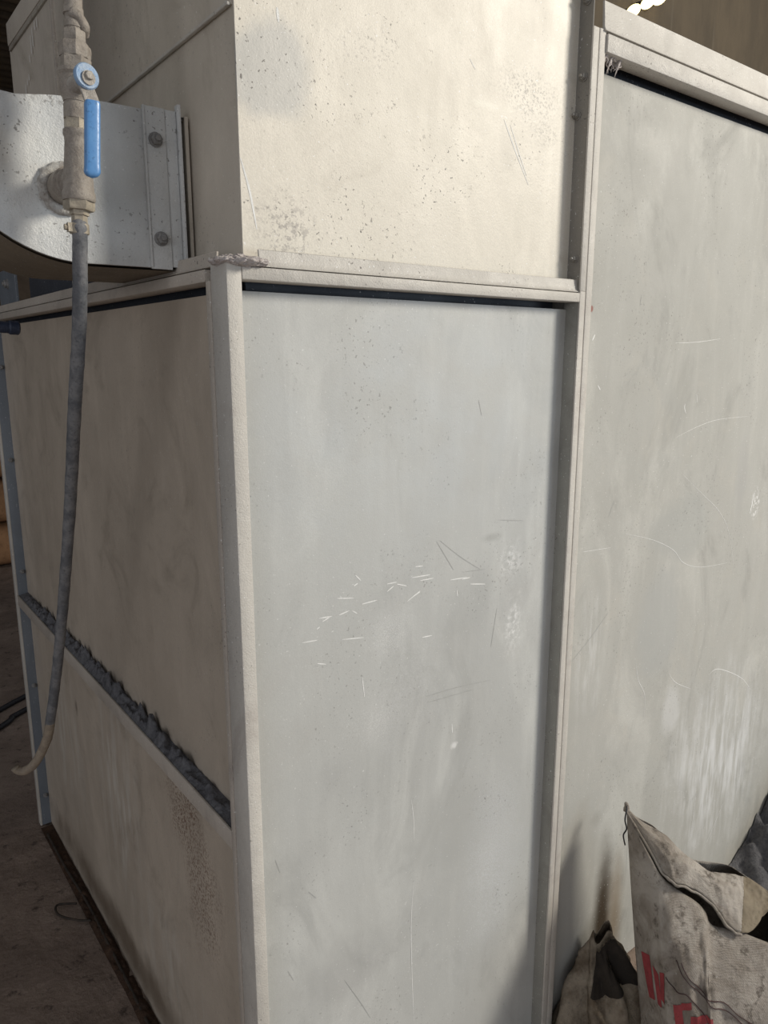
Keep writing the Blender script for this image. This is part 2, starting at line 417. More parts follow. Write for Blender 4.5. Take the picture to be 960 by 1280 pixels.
t = NT('rusty_brown_sheet')
c = t.mix(t.ramp(t.noise(6, 6, .7, stretch=(1, 1, .35)), .35, .66), (.046, .034, .020), (.070, .052, .031))
c = t.mix(t.ramp(t.noise(14, 4, .6, stretch=(1.6, 1.6, .04), off=(2, 0, 0)), .60, .72, 0, .8), c, (.13, .11, .082))
c = t.mix(t.ramp(t.noise(17, 4, .6, stretch=(1.6, 1.6, .05), off=(7, 3, 0)), .60, .72, 0, .7), c, (.022, .017, .012))
t.bump(t.noise(80, 5, .7), .4, .002)
m_brown = t.set(c, .7, 0, .2)
m_roof = simple('brown_roof_sheet', (.075, .052, .03), (.05, .034, .02), 3, .7, 0, .2)
m_wallb = simple('brown_shed_wall', (.10, .075, .055), (.075, .055, .04), 4, .9, 0, .3)
m_tan = simple('tan_sacking', (.36, .20, .10), (.26, .14, .07), 12, .9, 0, .5)

t = NT('dirty_woven_sack')
c = t.mix(t.ramp(t.noise(11, 7, .65, dist=.8), .32, .66), (.24, .205, .17), (.44, .40, .355))
c = t.mix(t.ramp(t.noise(30, 6, .7, off=(4, 1, 2)), .54, .66, 0, .85), c, (.11, .09, .072))
c = t.mix(t.ramp(t.noise(150, 3, .6, off=(4, 6, 2)), .66, .72, 0, .5), c, (.48, .46, .43))
wv = t.n('ShaderNodeTexWave', wave_type='BANDS', bands_direction='Z'); t.link(t.pos, wv.inputs['Vector']); wv.inputs['Scale'].default_value = 220
wv2 = t.n('ShaderNodeTexWave', wave_type='BANDS', bands_direction='Y'); t.link(t.pos, wv2.inputs['Vector']); wv2.inputs['Scale'].default_value = 220
h = t.math('ADD', t.math('MULTIPLY', wv.outputs[1], .35), t.math('MULTIPLY', wv2.outputs[1], .35))
h = t.math('ADD', h, t.math('MULTIPLY', t.noise(40, 6, .7), 5.0))
t.bump(h, .7, .0025)
m_sack = t.set(c, .62, 0, .35)
m_sack_in = simple('brown_sack_lining', (.20, .165, .115), (.14, .11, .075), 25, .8, 0, .6)
m_sack_d = simple('filthy_sacking', (.26, .22, .17), (.12, .092, .065), 18, .85, 0, .8, .2, .004)
m_red = simple('faded_red_print', (.30, .045, .05), (.22, .035, .04), 50, .7, 0, .4)
m_line = simple('dark_print_line', (.07, .03, .03), (.05, .03, .03), 50, .7, 0, .2)
def emit(name, col, s):
    t = NT(name); t.b.inputs['Emission Color'].default_value = (*col, 1); t.b.inputs['Emission Strength'].default_value = s
    return t.set(col, .4)
m_glow = emit('glowing_warm_bulb', (1.0, .80, .36), 4.0)
m_tube = emit('lit_tube', (1.0, .95, .85), 4.0)
m_scr_l = simple('pale_scratch', (.78, .78, .76), (.68, .68, .66), 80, .6, 0, .1)
m_scr_d = simple('dark_scratch', (.40, .40, .385), (.36, .36, .345), 80, .6, 0, .1)

D = 0.03   # how far the sheet panels sit behind the frame edges

def fbm(p, o=4):
    v = 0; a = 1
    for k in range(o):
        v += a*noise.noise(Vector(p)*(2**k)); a *= .5
    return v

def sheet(axis, lo, hi, z0, z1, depth, thick=.003, warp=.0025, nu=36, nv=60, seed=0.0):
    """a slightly buckled steel sheet, front surface at `depth`, with real thickness"""
    global sheet_warp
    mb = MB()
    def w(a, z):
        ex = min((a-lo)/(hi-lo), (hi-a)/(hi-lo))*4; ez = min((z-z0)/(z1-z0), (z1-z)/(z1-z0))*4
        k = max(0, min(1, ex)*min(1, ez))
        return warp*k*fbm((a*2.2+seed, z*1.6, seed*1.7), 2)
    sheet_warp = w
    def front(u, v):
        a = lo+(hi-lo)*u; z = z0+(z1-z0)*v; d = depth+w(a, z)
        return (a, d, z) if axis == 'y' else (d, a, z)
    def back(u, v):
        a = lo+(hi-lo)*u; z = z0+(z1-z0)*v; d = depth+w(a, z)+thick
        return (a, d, z) if axis == 'y' else (d, a, z)
    mb.grid(front, nu, nv); mb.grid(back, nu, nv)
    n = (nu+1)*(nv+1)
    ring = [i for i in range(nu+1)]+[(j+1)*(nu+1)-1 for j in range(1, nv+1)]+[nv*(nu+1)+i for i in range(nu-1, -1, -1)]+[j*(nu+1) for j in range(nv-1, 0, -1)]
    for i in range(len(ring)):
        a, b = ring[i], ring[(i+1) % len(ring)]
        mb.f.append((a, b, b+n, a+n))
    return mb

def scratches(name, lines, mat, parent, depth, WS=.5):
    mb = MB()
    for w, l in lines:
        P = [Vector((x, depth-.0003+sheet_warp(x, z), z)) for x, z in l]
        P = catmull(P, max(2, 5*(len(P)-1)))
        m = len(P); vv = []
        for i, p in enumerate(P):
            tn = (P[min(i+1, m-1)]-P[max(i-1, 0)]).normalized(); nn = Vector((-tn.z, 0, tn.x))
            k = w*WS*(.25+.75*sin(pi*(i+.3)/(m-.4))) if m > 1 else w
            vv += [p+nn*k, p-nn*k]
        mb.add(vv, [(2*i, 2*i+1, 2*i+3, 2*i+2) for i in range(m-1)])
    o = obj(name, mb, mat, parent); stuff(o); return o

def hexbolt(parent, p, d, r=.0085, mat=None, name='bolt'):
    """hex head with washer and stud, pointing along d from p"""
    mb = MB()
    mb.lathe(p, d, [(-.002, r*1.25), (.0018, r*1.25), (.0022, r*1.05)], 20)
    mb.lathe(p, d, [(.001, r), (.0075, r), (.009, r*.82)], 6, .3)
    mb.lathe(p, d, [(.006, r*.5), (.012, r*.5), (.013, r*.4)], 12)
    return obj(name, mb, mat or m_bolt, parent, smooth=.6)

def strip(parent, name, mat, b, bevel=.0016):
    return obj(name, MB().box(*b), mat, parent, bevel=bevel, smooth=.6)

def lumps(name, fn_base, nu, nv, amp, freq, mat, parent=None, o=4, power=1.0):
    """a bumpy dust sheet lying on a base surface, raised along z"""
    mb = MB()
    def f(u, v):
        p = Vector(fn_base(u, v)); e = min(1, 6*min(u, 1-u))*min(1, 3.5*min(v, 1-v))
        h = max(0, .55+fbm(p*freq, o))**power
        return p+Vector((0, 0, amp*h*e))
    mb.grid(f, nu, nv)
    return obj(name, mb, mat, parent, smooth=4)

# ================================================================== the setting
def floorfn(u, v):
    x = -3.2+8.2*u; y = -3.5+13.5*v
    return (x, y, min(0, -.004+.008*fbm((x*2.2, y*2.2, 0), 4)))
fl = struct(obj('floor', MB().grid(floorfn, 110, 160), m_floor, smooth=4))
fl['label'] = 'brown packed earth floor of the shed'
def rooffn(u, v):
    x = -3.2+8.2*u; y = 2.4+7.8*v
    return (x, y, 4.75+.035*sin(y*2*pi/.21))
def rooftop(u, v):
    p = rooffn(u, v); return (p[0], p[1], p[2]+.004)
mb = MB().grid(rooffn, 4, 620)
struct(obj('ceiling', mb, m_roof, smooth=4))
for i, x in enumerate((-1.8, .35, 2.4, 4.4)):
    struct(obj('trim_%d' % (i+1), MB().box(x-.05, x+.05, 2.4, 10.1, 4.48, 4.70), m_roof, bevel=.005))
struct(obj('wall_back', MB().box(-3.2, 5.0, 10.1, 10.25, 0, 4.8), m_wallb))
struct(obj('wall_left', MB().box(-3.35, -3.2, 2.4, 10.2, 0, 4.8), m_wallb))

# ================================================================== short cabinet with the corner post
cab = thing('steel_cabinet', 'low grey sheet-steel cabinet with corner post and recessed panels beneath the hopper', 'cabinet', (0, 0, 0))
ZR = 1.542
mp = sheet('y', .016, .682, 0.0, 1.531, D, seed=1.3)
front = obj('front_panel', mp, m_mid, cab, smooth=.5); front['label'] = 'pale grey scratched front sheet'
m_post = paint('grimy_post_paint', (.30, .295, .265), (.26, .255, .23), dust=(.18, .17, .15), dust_amt=.5, speck=.8, grain=.4, rough=.6)  # grime, plus the shade of the recessed web put into the colour
m_band = paint('blue_black_primer', (.045, .05, .062), (.035, .04, .05), dust=(.07, .065, .06), dust_amt=.4, speck=.4, grain=.2, rough=.6)  # dark tone standing in for shade below the duct and behind gaps
m_under = paint('brown_dusty_paint', (.20, .165, .12), (.16, .13, .095), dust=(.12, .095, .07), dust_amt=.5, speck=.4, grain=.2, rough=.7)  # darker brown for the lower wrapper sheet
m_torn = simple('black_torn_weave', (.030, .023, .017), (.018, .014, .011), 40, .9)
scratches('paint_scratches', SCR_MID_LIGHT, m_scr_l, front, D, .75)
scratches('scuff_lines', SCR_MID_DARK, m_scr_d, front, D)
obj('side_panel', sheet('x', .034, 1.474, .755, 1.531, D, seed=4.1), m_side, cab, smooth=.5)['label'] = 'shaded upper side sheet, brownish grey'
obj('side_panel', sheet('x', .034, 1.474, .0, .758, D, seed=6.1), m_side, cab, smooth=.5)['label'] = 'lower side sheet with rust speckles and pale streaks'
# corner post: side face, bright front edge, and the edge of the side frame
strip(cab, 'corner_post', m_frame, (0, .021, 0, .046, 0, 1.566), .0025)
strip(cab, 'frame_edge', m_framed, (.0005, .034, .049, .062, 0, 1.543))
strip(cab, 'frame_angle', m_frame, (.018, .028, .026, .046, 0, 1.55), .001)
# post between the two cabinets
strip(cab, 'panel_post', m_post, (.669, .6835, .0042, D+.004, 0, 1.5605), .0005)
strip(cab, 'post_edge', m_frame, (.669, .6835, 0, .004, 0, 1.5605), .001)
# front rail: lower angle edge, then upturned angle above
strip(cab, 'rail', m_frame, (.021, .669, 0, D+.002, ZR, ZR+.0155))
mb = MB().prism([(.002, 1.559), (.006, 1.5625), (.0075, 1.568), (.009, 1.580), (.012, 1.580), (.0105, 1.566), (.0105, 1.5615), (.03, 1.5605), (.03, 1.5585)], 'x', .049, .669)
obj('upturned_lip', mb, m_frame, cab, bevel=.0006, seg=1, smooth=.6)
# side rail
strip(cab, 'rail', m_framed, (0, D+.002, .062, 1.462, ZR, ZR+.0155))
mb = MB().prism([(.001, 1.559), (.006, 1.5625), (.0075, 1.568), (.009, 1.578), (.012, 1.578), (.0105, 1.566), (.0105, 1.5615), (.03, 1.5605), (.03, 1.5585)], 'y', .043, 1.462)
obj('upturned_lip', mb, m_framed, cab, bevel=.0006, seg=1, smooth=.6)
# middle side rail: ledge with upstanding edge
mb = MB().box(0, .004, .062, 1.462, .729, .7605).box(0.004, D, .062, 1.462, .7545, .7585)
obj('ledge_angle', mb, m_framed, cab, bevel=.001, smooth=.6)
# far post: web with bolts, cool light in its blue tint, thin light edge
strip(cab, 'panel_post', m_blue, (.004, .045, 1.462, 1.468, 0, 1.556), .001)
strip(cab, 'post_edge', m_frame, (-.002, .004, 1.462, 1.485, 0, 1.556), .001)
for z in (.10, .47, .83, 1.16, 1.42):
    hexbolt(cab, (.020, 1.462, z), (0, -1, 0), .0055)
obj('roof_sheet', MB().box(.02, .68, .03, 1.474, 1.5505, 1.5545), m_web, cab)
obj('inner_plate', MB().box(.056, .668, .060, .063, 1.40, 1.5495), m_band, cab)  # added dark plates, stop daylight showing through the gaps under the rails
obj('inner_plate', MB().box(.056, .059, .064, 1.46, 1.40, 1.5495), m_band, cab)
obj('back_panel', MB().box(.034, .68, 1.470, 1.474, 0, 1.55), m_web, cab)

# ================================================================== tall cabinet on the right
tall = thing('steel_cabinet', 'tall grey sheet-steel cabinet standing behind the torn sack', 'cabinet', (.686, 0, 0))
rp = obj('front_panel', sheet('y', .692, 2.26, 0, 1.926, D, nu=60, nv=70, seed=8.8), m_right, tall, smooth=.5)
rp['label'] = 'grey front sheet with white scuffs and brown rust streaks'
scratches('paint_scratches', SCR_R_LIGHT, m_scr_l, rp, D)
scratches('scuff_lines', SCR_R_DARK, m_scr_d, rp, D)
strip(tall, 'frame_edge', m_frame, (.6855, .702, .0, D+.004, 0, 1.976))
strip(tall, 'rail', m_frame, (.702, 2.26, -.004, D+.002, 1.942, 1.970))
mb = MB().prism([(-.004, 1.973), (-.001, 1.979), (.002, 2.019), (.006, 2.019), (.004, 1.979), (.06, 1.979), (.06, 1.973)], 'x', .695, 2.265)
obj('upturned_lip', mb, m_frame, tall, bevel=.0007, seg=1, smooth=.6)
strip(tall, 'frame_edge', m_frame, (2.245, 2.26, .0, D+.004, 0, 1.942))
obj('side_panel', MB().box(.688, .691, .034, .9, 0, 2.0), m_web, tall)
obj('side_panel', MB().box(2.256, 2.260, .034, .9, 0, 1.97), m_web, tall)
obj('inner_plate', MB().box(.693, 2.255, .064, .067, 1.80, 1.978), m_band, tall)  # added dark plate behind the gap, blocks light from inside
obj('roof_sheet', MB().box(.69, 2.26, .06, .9, 1.982, 1.986), m_web, tall)

# ================================================================== hopper on top of the short cabinet
hop = thing('feed_hopper', 'tall grey steel hopper box standing on the low cabinet', 'hopper', (.039, .03, 1.5605))
hp = obj('front_panel', sheet('y', .039, .684, 1.5605, 2.75, D, nu=36, nv=50, seed=2.2), m_up, hop, smooth=.5)
hp['label'] = 'pale sheet with grime speckles and dents'
scratches('paint_scratches', SCR_UP_LIGHT, m_scr_l, hp, D)
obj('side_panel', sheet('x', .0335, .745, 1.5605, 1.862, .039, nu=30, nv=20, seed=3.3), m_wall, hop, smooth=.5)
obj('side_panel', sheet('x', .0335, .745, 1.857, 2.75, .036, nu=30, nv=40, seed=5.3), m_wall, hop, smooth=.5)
obj('seam_lip', MB().box(.0318, .0365, .034, .745, 1.8555, 1.8595), m_frame, hop, bevel=.001)
obj('seam_lip', MB().box(.031, .037, .742, .752, 1.5605, 2.75), m_framed, hop, bevel=.001)
obj('back_panel', MB().box(.039, .684, .742, .745, 1.5605, 2.75), m_web, hop)
strip(hop, 'base_band', m_band, (.0325, .0385, .20, .741, 1.5615, 1.665), .0008)  # dark strip put in as shade under the duct
# flange between hopper and tall cabinet, web facing left with bolts
obj('flange_web', MB().box(.6685, .6715, .0025, .031, 1.5605, 2.75), m_web, hop, bevel=.0006, seg=1)
strip(hop, 'flange_edge', m_frame, (.6685, .6835, 0, .0045, 1.5605, 1.975), .001)
for z, yy in ((2.015, .014), (1.902, .014), (1.845, .024), (1.615, .014)):
    hexbolt(hop, (.6685, yy, z), (-1, 0, 0), .0055, m_web)
m_rustp = paint('rust_chipped_paint', (.34, .31, .26), (.30, .27, .22), dust=(.10, .055, .035), dust_amt=.9, speck=.9, grain=.5, rough=.7)
# the lower bin behind the hopper, along the side
binn = thing('steel_bin', 'brown-grey steel bin with rusty top edge behind the hopper', 'bin', (.036, .755, 1.5605))
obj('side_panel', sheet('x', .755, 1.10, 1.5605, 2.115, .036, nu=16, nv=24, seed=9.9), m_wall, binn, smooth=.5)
strip(binn, 'base_band', m_band, (.031, .0345, .757, 1.10, 1.5615, 1.665), .0008)  # painted shade under the duct, continued along the bin
strip(binn, 'top_flange', m_rustp, (.0315, .060, .755, 1.088, 2.108, 2.118))
strip(binn, 'top_lip', m_wall, (.030, .036, .755, 1.088, 2.118, 2.163))
obj('back_panel', MB().box(.04, .5, 1.096, 1.10, 1.5605, 2.11), m_web, binn)
mb = MB()
for k in range(9):
    y = 1.0-.018*k+random.uniform(-.004, .004); z = 1.98+.014*k+random.uniform(-.01, .01); l = random.uniform(.01, .035)
    mb.add([(.0325, y-.002, z), (.0325, y+.002, z), (.0325, y+.001, z+l), (.0325, y-.001, z+l)], [(0, 1, 2, 3)])
stuff(obj('paint_scratches', mb, m_scr_l, binn))

# ================================================================== brown bin wall above the tall cabinet, glows for light reflected in it
bw = tag(obj('brown_hopper_wall', MB().box(.70, 3.4, .62, .66, 1.986, 3.6), m_brown, bevel=.004), 'dirty brown steel wall rising behind the tall cabinet top', 'steel wall')
GLOWS = [(1.5861, 2.4131), (1.6521, 2.4503), (1.7095, 2.4753)]
lab = ['lowest glowing yellow lamp at the tall cabinet top edge', 'middle of three glowing yellow lamps on brown wall', 'rightmost glowing yellow lamp on brown wall, above a pale streak']
for (x, z), lb in zip(GLOWS, lab):  # spots of reflected light, built as added glowing bodies
    lp = thing('wall_lamp', lb, 'lamp', (x, .62, z), 'glowing lamps on the brown wall')
    obj('socket', MB().lathe((x, .62, z), (0, -1, 0), [(0, .012), (.016, .012), (.022, .008)], 14), m_black, lp, smooth=.6)
    d = Vector((.55, -.45, .45)).normalized()
    prof = [(.022*(1-cos(pi*k/10))-.022, max(.0008, .0145*sin(pi*k/10))) for k in range(11)]
    obj('bulb', MB().lathe(Vector((x, .586, z)), d, prof, 16), m_glow, lp, smooth=4)

# ================================================================== duct elbow on the left
duct = thing('duct_elbow', 'pale grey curved duct elbow bolted to the hopper side', 'duct', (-.11, .165, 1.572))
Y0, Y1 = .165, .38
zt, zb = 1.763, 1.567
arc = [(-.115-.165*sin(a), 1.731-.165*cos(a)) for a in [pi/2*k/18 for k in range(19)]]
outline = [(-.002, zt), (-.002, zb)]+arc+[(-.28, 2.4), (-.235, 2.4), (-.235, 1.80), (-.225, 1.768), (-.205, 1.753), (-.18, 1.7515), (-.1426, 1.7577), (-.105, 1.762)]
pl_ = obj('face_plate', MB().prism(outline, 'y', Y0, Y0+.003), m_duct, duct, bevel=.0006, seg=1, smooth=.5)
# wrapper sheets
def wrap(path, name, mat):
    mb = MB(); n = len(path)
    th = .003
    nr = []
    for i in range(n):
        a = Vector(path[max(i-1, 0)]); b = Vector(path[min(i+1, n-1)]); t_ = (b-a).normalized(); nr.append((-t_.y*th, t_.x*th))
    poly = list(path)+[(path[i][0]+nr[i][0], path[i][1]+nr[i][1]) for i in range(n-1, -1, -1)]
    vv = [(p[0], Y0+.003, p[1]) for p in poly]+[(p[0], Y1, p[1]) for p in poly]; m = len(poly)
    ff = [(i, (i+1) % m, (i+1) % m+m, i+m) for i in range(m)]
    mb.add(vv, ff); return obj(name, mb, mat, duct, smooth=.5)
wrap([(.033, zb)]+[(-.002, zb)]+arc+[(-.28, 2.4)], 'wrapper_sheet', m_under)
wrap([(-.235, 2.4), (-.235, 1.80), (-.225, 1.766), (-.205, 1.750), (-.18, 1.7485), (-.1426, 1.7547), (-.105, 1.759), (-.002, zt-.003), (.033, zt-.003)], 'wrapper_sheet', m_duct)
obj('back_plate', MB().prism(outline, 'y', Y1, Y1+.003), m_wall, duct)
# bolted connection angle
strip(duct, 'flange_strip', m_duct, (-.029, .000, Y0-.004, Y0, zb-.002, zt+.004), .001)
strip(duct, 'flange_strip', m_duct, (.0005, .0165, Y0-.0015, Y0+.002, zb+.002, zt+.004), .0008)
strip(duct, 'flange_edge', m_duct, (.017, .0215, Y0-.007, Y0+.004, zb+.004, zt+.012), .0008)
strip(duct, 'wall_flange', m_wall, (.030, .0355, Y0+.003, Y0+.03, zb+.004, zt+.002), .0008)
strip(duct, 'seam_bead', m_duct, (-.030, -.0275, Y0-.006, Y0, zb, zt+.004), .0008)
for z in (1.727, 1.604):
    hexbolt(duct, (-.0145, Y0-.004, z), (0, -1, 0), .0075)

# ================================================================== pipe fittings with ball valve
pipe = thing('pipe_fitting', 'dusty pipe fitting with ball valve and blue lever handle', 'valve', (-.134, .10, 1.59))
PT, PB = Vector((-.1250, .10, 1.842)), Vector((-.1375, .10, 1.596))
zmap = lambda z: z-(.003+.004*(z-1.6)/.2)
KR = .86
ax = (PB-PT).normalized()
def at(z): return PT+(PB-PT)*((PT.z-z)/(PT.z-PB.z))
def lat(name, z0, prof, mat, n=24, ph=0.0, sm=.6, parent=None):
    return obj(name, MB().lathe(at(zmap(z0)), ax, [(d, r*KR) for d, r in prof], n, ph), mat, parent or pipe, smooth=sm)
lat('nipple', 2.05, [(0, .0115), (.205, .0115), (.2055, .0125), (.212, .0128), (.2125, .0110), (.219, .0110), (.2195, .0122), (.226, .0122), (.2265, .0110), (.24, .0110)], m_pipe)
mb = MB().tube(catmull([at(1.824)+Vector((-.004, -.006, .004)), at(1.820)+Vector((.003, -.008, .002)), at(1.815)+Vector((.010, -.005, -.001)), at(1.813)+Vector((.011, .003, -.002))], 12), .0062, 14, .3)
obj('thread_lump', mb, m_pipe, pipe, smooth=4)
lat('hex_bushing', 1.817, [(0, .0142), (.002, .0152), (.013, .0152), (.0145, .014)], m_pipe, 6, .4)
lat('union_nut', 1.8035, [(0, .0185), (.002, .0205), (.006, .0212), (.012, .0205), (.0155, .0195)], m_pipe, 8, .2)
lat('hex_collar', 1.788, [(0, .0195), (.001, .0208), (.013, .0208), (.015, .0195)], m_pipe, 6, .15)
lat('valve_body', 1.774, [(0, .0225), (.004, .0232), (.007, .0205), (.016, .0210), (.026, .0198), (.029, .017), (.033, .016)], m_pipe, 28)
lat('neck', 1.743, [(0, .0155), (.002, .0162), (.0025, .0150), (.005, .0150), (.0055, .0160), (.021, .0160)], m_pipe, 24)
lat('hex_nut', 1.7235, [(0, .0148), (.002, .0168), (.013, .0168), (.0145, .0152)], m_brass, 6, .35)
lat('tee', 1.7105, [(0, .0165), (.0015, .0178), (.006, .0178), (.0085, .0165), (.013, .0160), (.03, .0172), (.05, .0190), (.062, .0198), (.066, .0202), (.069, .0216), (.076, .0216), (.078, .0205)], m_pipe, 28)
lat('hex_nut', 1.6335, [(0, .0175), (.0015, .0205), (.0105, .0205), (.0125, .019)], m_brass, 6, .1)
lat('hose_adapter', 1.6215, [(0, .0125), (.006, .0130), (.0062, .0105), (.0145, .0105), (.015, .0092), (.024, .0088)], m_brass, 6, .1)
# branch into the duct plate
tp = at(1.652)
mb = MB().lathe(tp, (0, 1, 0), [(.004, .0145), (.02, .0150), (.0205, .0180), (.03, .0180), (.0305, .0205), (.062, .0205)], 26)
br = obj('branch', mb, m_pipe, pipe, smooth=.6)
mb = MB()
def weldfn(u, v):
    a = 2*pi*u; b = 2*pi*v
    r = .0245+.0065*cos(b); p = Vector((tp.x+r*cos(a), .1625+.006*sin(b), tp.z+r*sin(a)))
    return p+(p-Vector((tp.x, .1625, tp.z))).normalized()*.003*noise.noise(p*160)
mb.grid(weldfn, 60, 10, True)
obj('weld_bead', mb, m_weld, br, smooth=4)
# lever
hub = Vector((-.1285, .10, 1.7500))
obj('stem', MB().lathe(hub+Vector((-.006, 0, 0)), (.15, -1, 0), [(0, .010), (.032, .010), (.0325, .0075), (.045, .0075)], 20), m_bare, pipe, smooth=.6)
lv = obj('lever', MB().lathe(hub+Vector((-.001, -.036, .002)), (.15, -1, .05), [(0, .0126), (.0012, .0138), (.0052, .0138), (.0066, .0126)], 30), m_lever2, pipe, smooth=.7)
obj('lever_nut', MB().lathe(hub+Vector((.0005, -.041, .002)), (.15, -1, .05), [(0, .0048), (.006, .0048), (.0065, .004)], 6, .3), m_bare, lv, smooth=.6)
mb = MB(); path = catmull([(-.1300, .0625, 1.745), (-.1285, .0610, 1.738), (-.1268, .0590, 1.731), (-.1258, .0575, 1.724), (-.1262, .0570, 1.716)], 14)
vv = []
for p in path:
    w = .0082
    for dx, dy in ((-w, -.002), (w, -.002), (w, .002), (-w, .002)): vv.append(p+Vector((dx, dy, 0)))
ff = [(0, 3, 2, 1)]
for i in range(len(path)-1):
    for k in range(4): ff.append((4*i+k, 4*i+(k+1) % 4, 4*i+4+(k+1) % 4, 4*i+4+k))
n4 = 4*(len(path)-1); ff.append((n4, n4+1, n4+2, n4+3)); mb.add(vv, ff)
obj('lever_arm', mb, m_bare, lv, bevel=.0008)
mb = MB()
def gripfn(u, v):
    a = 2*pi*u; z = 1.727-.0810*v
    cx = -.1258-.0066*v; cy = .0570-.001*v
    e = 1.0
    if v > .9: e = math.sqrt(max(0, 1-((v-.9)/.1)**2))
    if v < .03: e = .9+v*3
    k = (1.0+.12*max(0, v-.82)/.18) if v < .93 else 1.08
    c_, s_ = cos(a), sin(a)
    return (cx+.0084*k*e*math.copysign(abs(c_)**.6, c_), cy+.0055*e*math.copysign(abs(s_)**.6, s_), z)
mb.grid(gripfn, 28, 40, True)
mb.f.append(tuple(range(28))); mb.f.append(tuple(40*28+k for k in range(28)))
g_ = obj('lever_grip', mb, m_lever, lv, smooth=1.0); g_['label'] = 'glossy blue vinyl grip'

# ================================================================== hose
hose = thing('rubber_hose', 'dark dusty rubber hose hanging from the valve past the side panel', 'hose', (-.137, .10, 1.0))
HP = [(-.1378, .10, 1.602), (-.138, .10, 1.587), (-.135, .14, 1.494), (-.132, .20, 1.392), (-.123, .30, 1.245), (-.121, .40, 1.068), (-.124, .48, .914), (-.134, .54, .777)]
obj('hose_tube', MB().tube(catmull(HP, 90), .0088, 18, .10), m_hose, hose, smooth=4)
HP2 = [(-.1335, .5375, .782), (-.138, .555, .742), (-.150, .58, .698), (-.162, .592, .676), (-.176, .60, .667), (-.186, .605, .670), (-.190, .606, .676)]
obj('hose_end', MB().tube(catmull(HP2, 40), [.0087]*14+[.0083]*27, 16, .12), m_hose_end, hose, smooth=4)
mb = MB().lathe((-.1378, .1002, 1.603), (-.02, .05, -1), [(0, .0104), (.001, .0112), (.011, .0112), (.012, .0104)], 24)
mb.box(-.1520, -.1460, .094, .102, 1.5925, 1.6025)
mb.lathe((-.1515, .098, 1.5975), (-1, 0, 0), [(0, .0034), (.004, .0034)], 8)
cl = obj('hose_clamp', mb, m_brass, hose, smooth=.6)

# ================================================================== small things at the left edge
rod = thing('push_rod', 'short dark blue rod end sticking in from the left', 'rod', (-.28, .36, 1.50))
mb = MB().lathe((-.310, .36, 1.4965), (.150, 0, -.006), [(0, .0085), (.137, .0085), (.139, .0102), (.150, .0102), (.152, .008)], 18)
obj('shaft', mb, m_navy, rod, smooth=.6)
obj('hanger', MB().box(-.290, -.270, .354, .366, 1.492, 1.692), m_navy, rod, bevel=.001)
br_ = thing('mounting_bracket', 'blue-grey bracket plate with one bolt under the duct', 'bracket', (.02, 1.30, 1.578))
obj('plate', MB().box(.012, .018, 1.155, 1.34, 1.5785, 1.66), m_blue, br_, bevel=.001)
hexbolt(br_, (.012, 1.235, 1.625), (-1, 0, 0), .010)

# ================================================================== dust and dirt
def ledge(u, v): return (.0035+.0265*v, .064+1.396*u, .7588+.006*v)
tag(stuff(lumps('dust_ridge', ledge, 420, 12, .020, 48, m_dust, power=1.3)), 'dark grey dust heaped along the side ledge', 'dust')
mb = MB()
def clump(u, v):
    a = 2*pi*u; b = pi*(v-.5)
    c_ = Vector((.026, .018, 1.5635))
    p = c_+Vector((.036*cos(b)*cos(a), .036*cos(b)*sin(a), .0070*sin(b)))
    d = (p-c_).normalized()
    return p+d*(.005*fbm(p*80, 3)+.0035*noise.noise(p*260)+.0025*noise.noise(p*600))
mb.grid(clump, 130, 50, True)
tag(stuff(obj('dust_clump', mb, m_fluff, smooth=4)), 'fluffy pale dust clump on the corner post top', 'dust')
# cobweb scraps hanging under the tall cabinet rail
mb = MB()
for k in range(26):
    x = .705+random.random()*.055; l = random.uniform(.004, .018)*(1.6-(x-.705)*14)
    l = max(l, .003)
    p = Vector((x, .004+random.random()*.02, 1.943))
    mb.tube([p, p+Vector((random.uniform(-.006, .006), 0, -l*.6)), p+Vector((random.uniform(-.01, .01), 0, -l))], [.0016, .0012, .0005], 5)
for x in (.722, .745):
    mb.tube([(x+.006, .006, 1.944), (x, .006, 1.930), (x-.005, .006, 1.920), (x-.007, .006, 1.914)], [.0025, .0014, .001, .0006], 6)
tag(stuff(obj('cobweb', mb, m_fluff, smooth=4)), 'dusty cobweb scraps under the tall cabinet rail', 'cobweb')
# dirt heaped along the foot of the side panel, and dark heap at right
def heap(u, v): return (-.005+.034*v, .0+1.45*u, -.001)
tag(stuff(lumps('dirt_strip', heap, 260, 12, .010, 30, m_rust)), 'rusty brown dirt along the foot of the side panel', 'dirt')
def heap2(u, v): return (1.45+.9*u, -.75+.777*v, -.003)
mb = MB()
def h2(u, v):
    x, y, z = heap2(u, v); d = math.hypot((x-2.0)/.55, (y-.0)/.75)
    e = max(0, 1-d)
    p = Vector((x, y, 0))
    return (x, y, -.004+.50*e**1.5+.05*min(1, 3*e)*max(0, .4+fbm(p*22, 4)))
mb.grid(h2, 90, 80)
tag(stuff(obj('dust_heap', mb, m_dust, smooth=4)), 'dark heap of dust against the tall cabinet foot', 'dust')
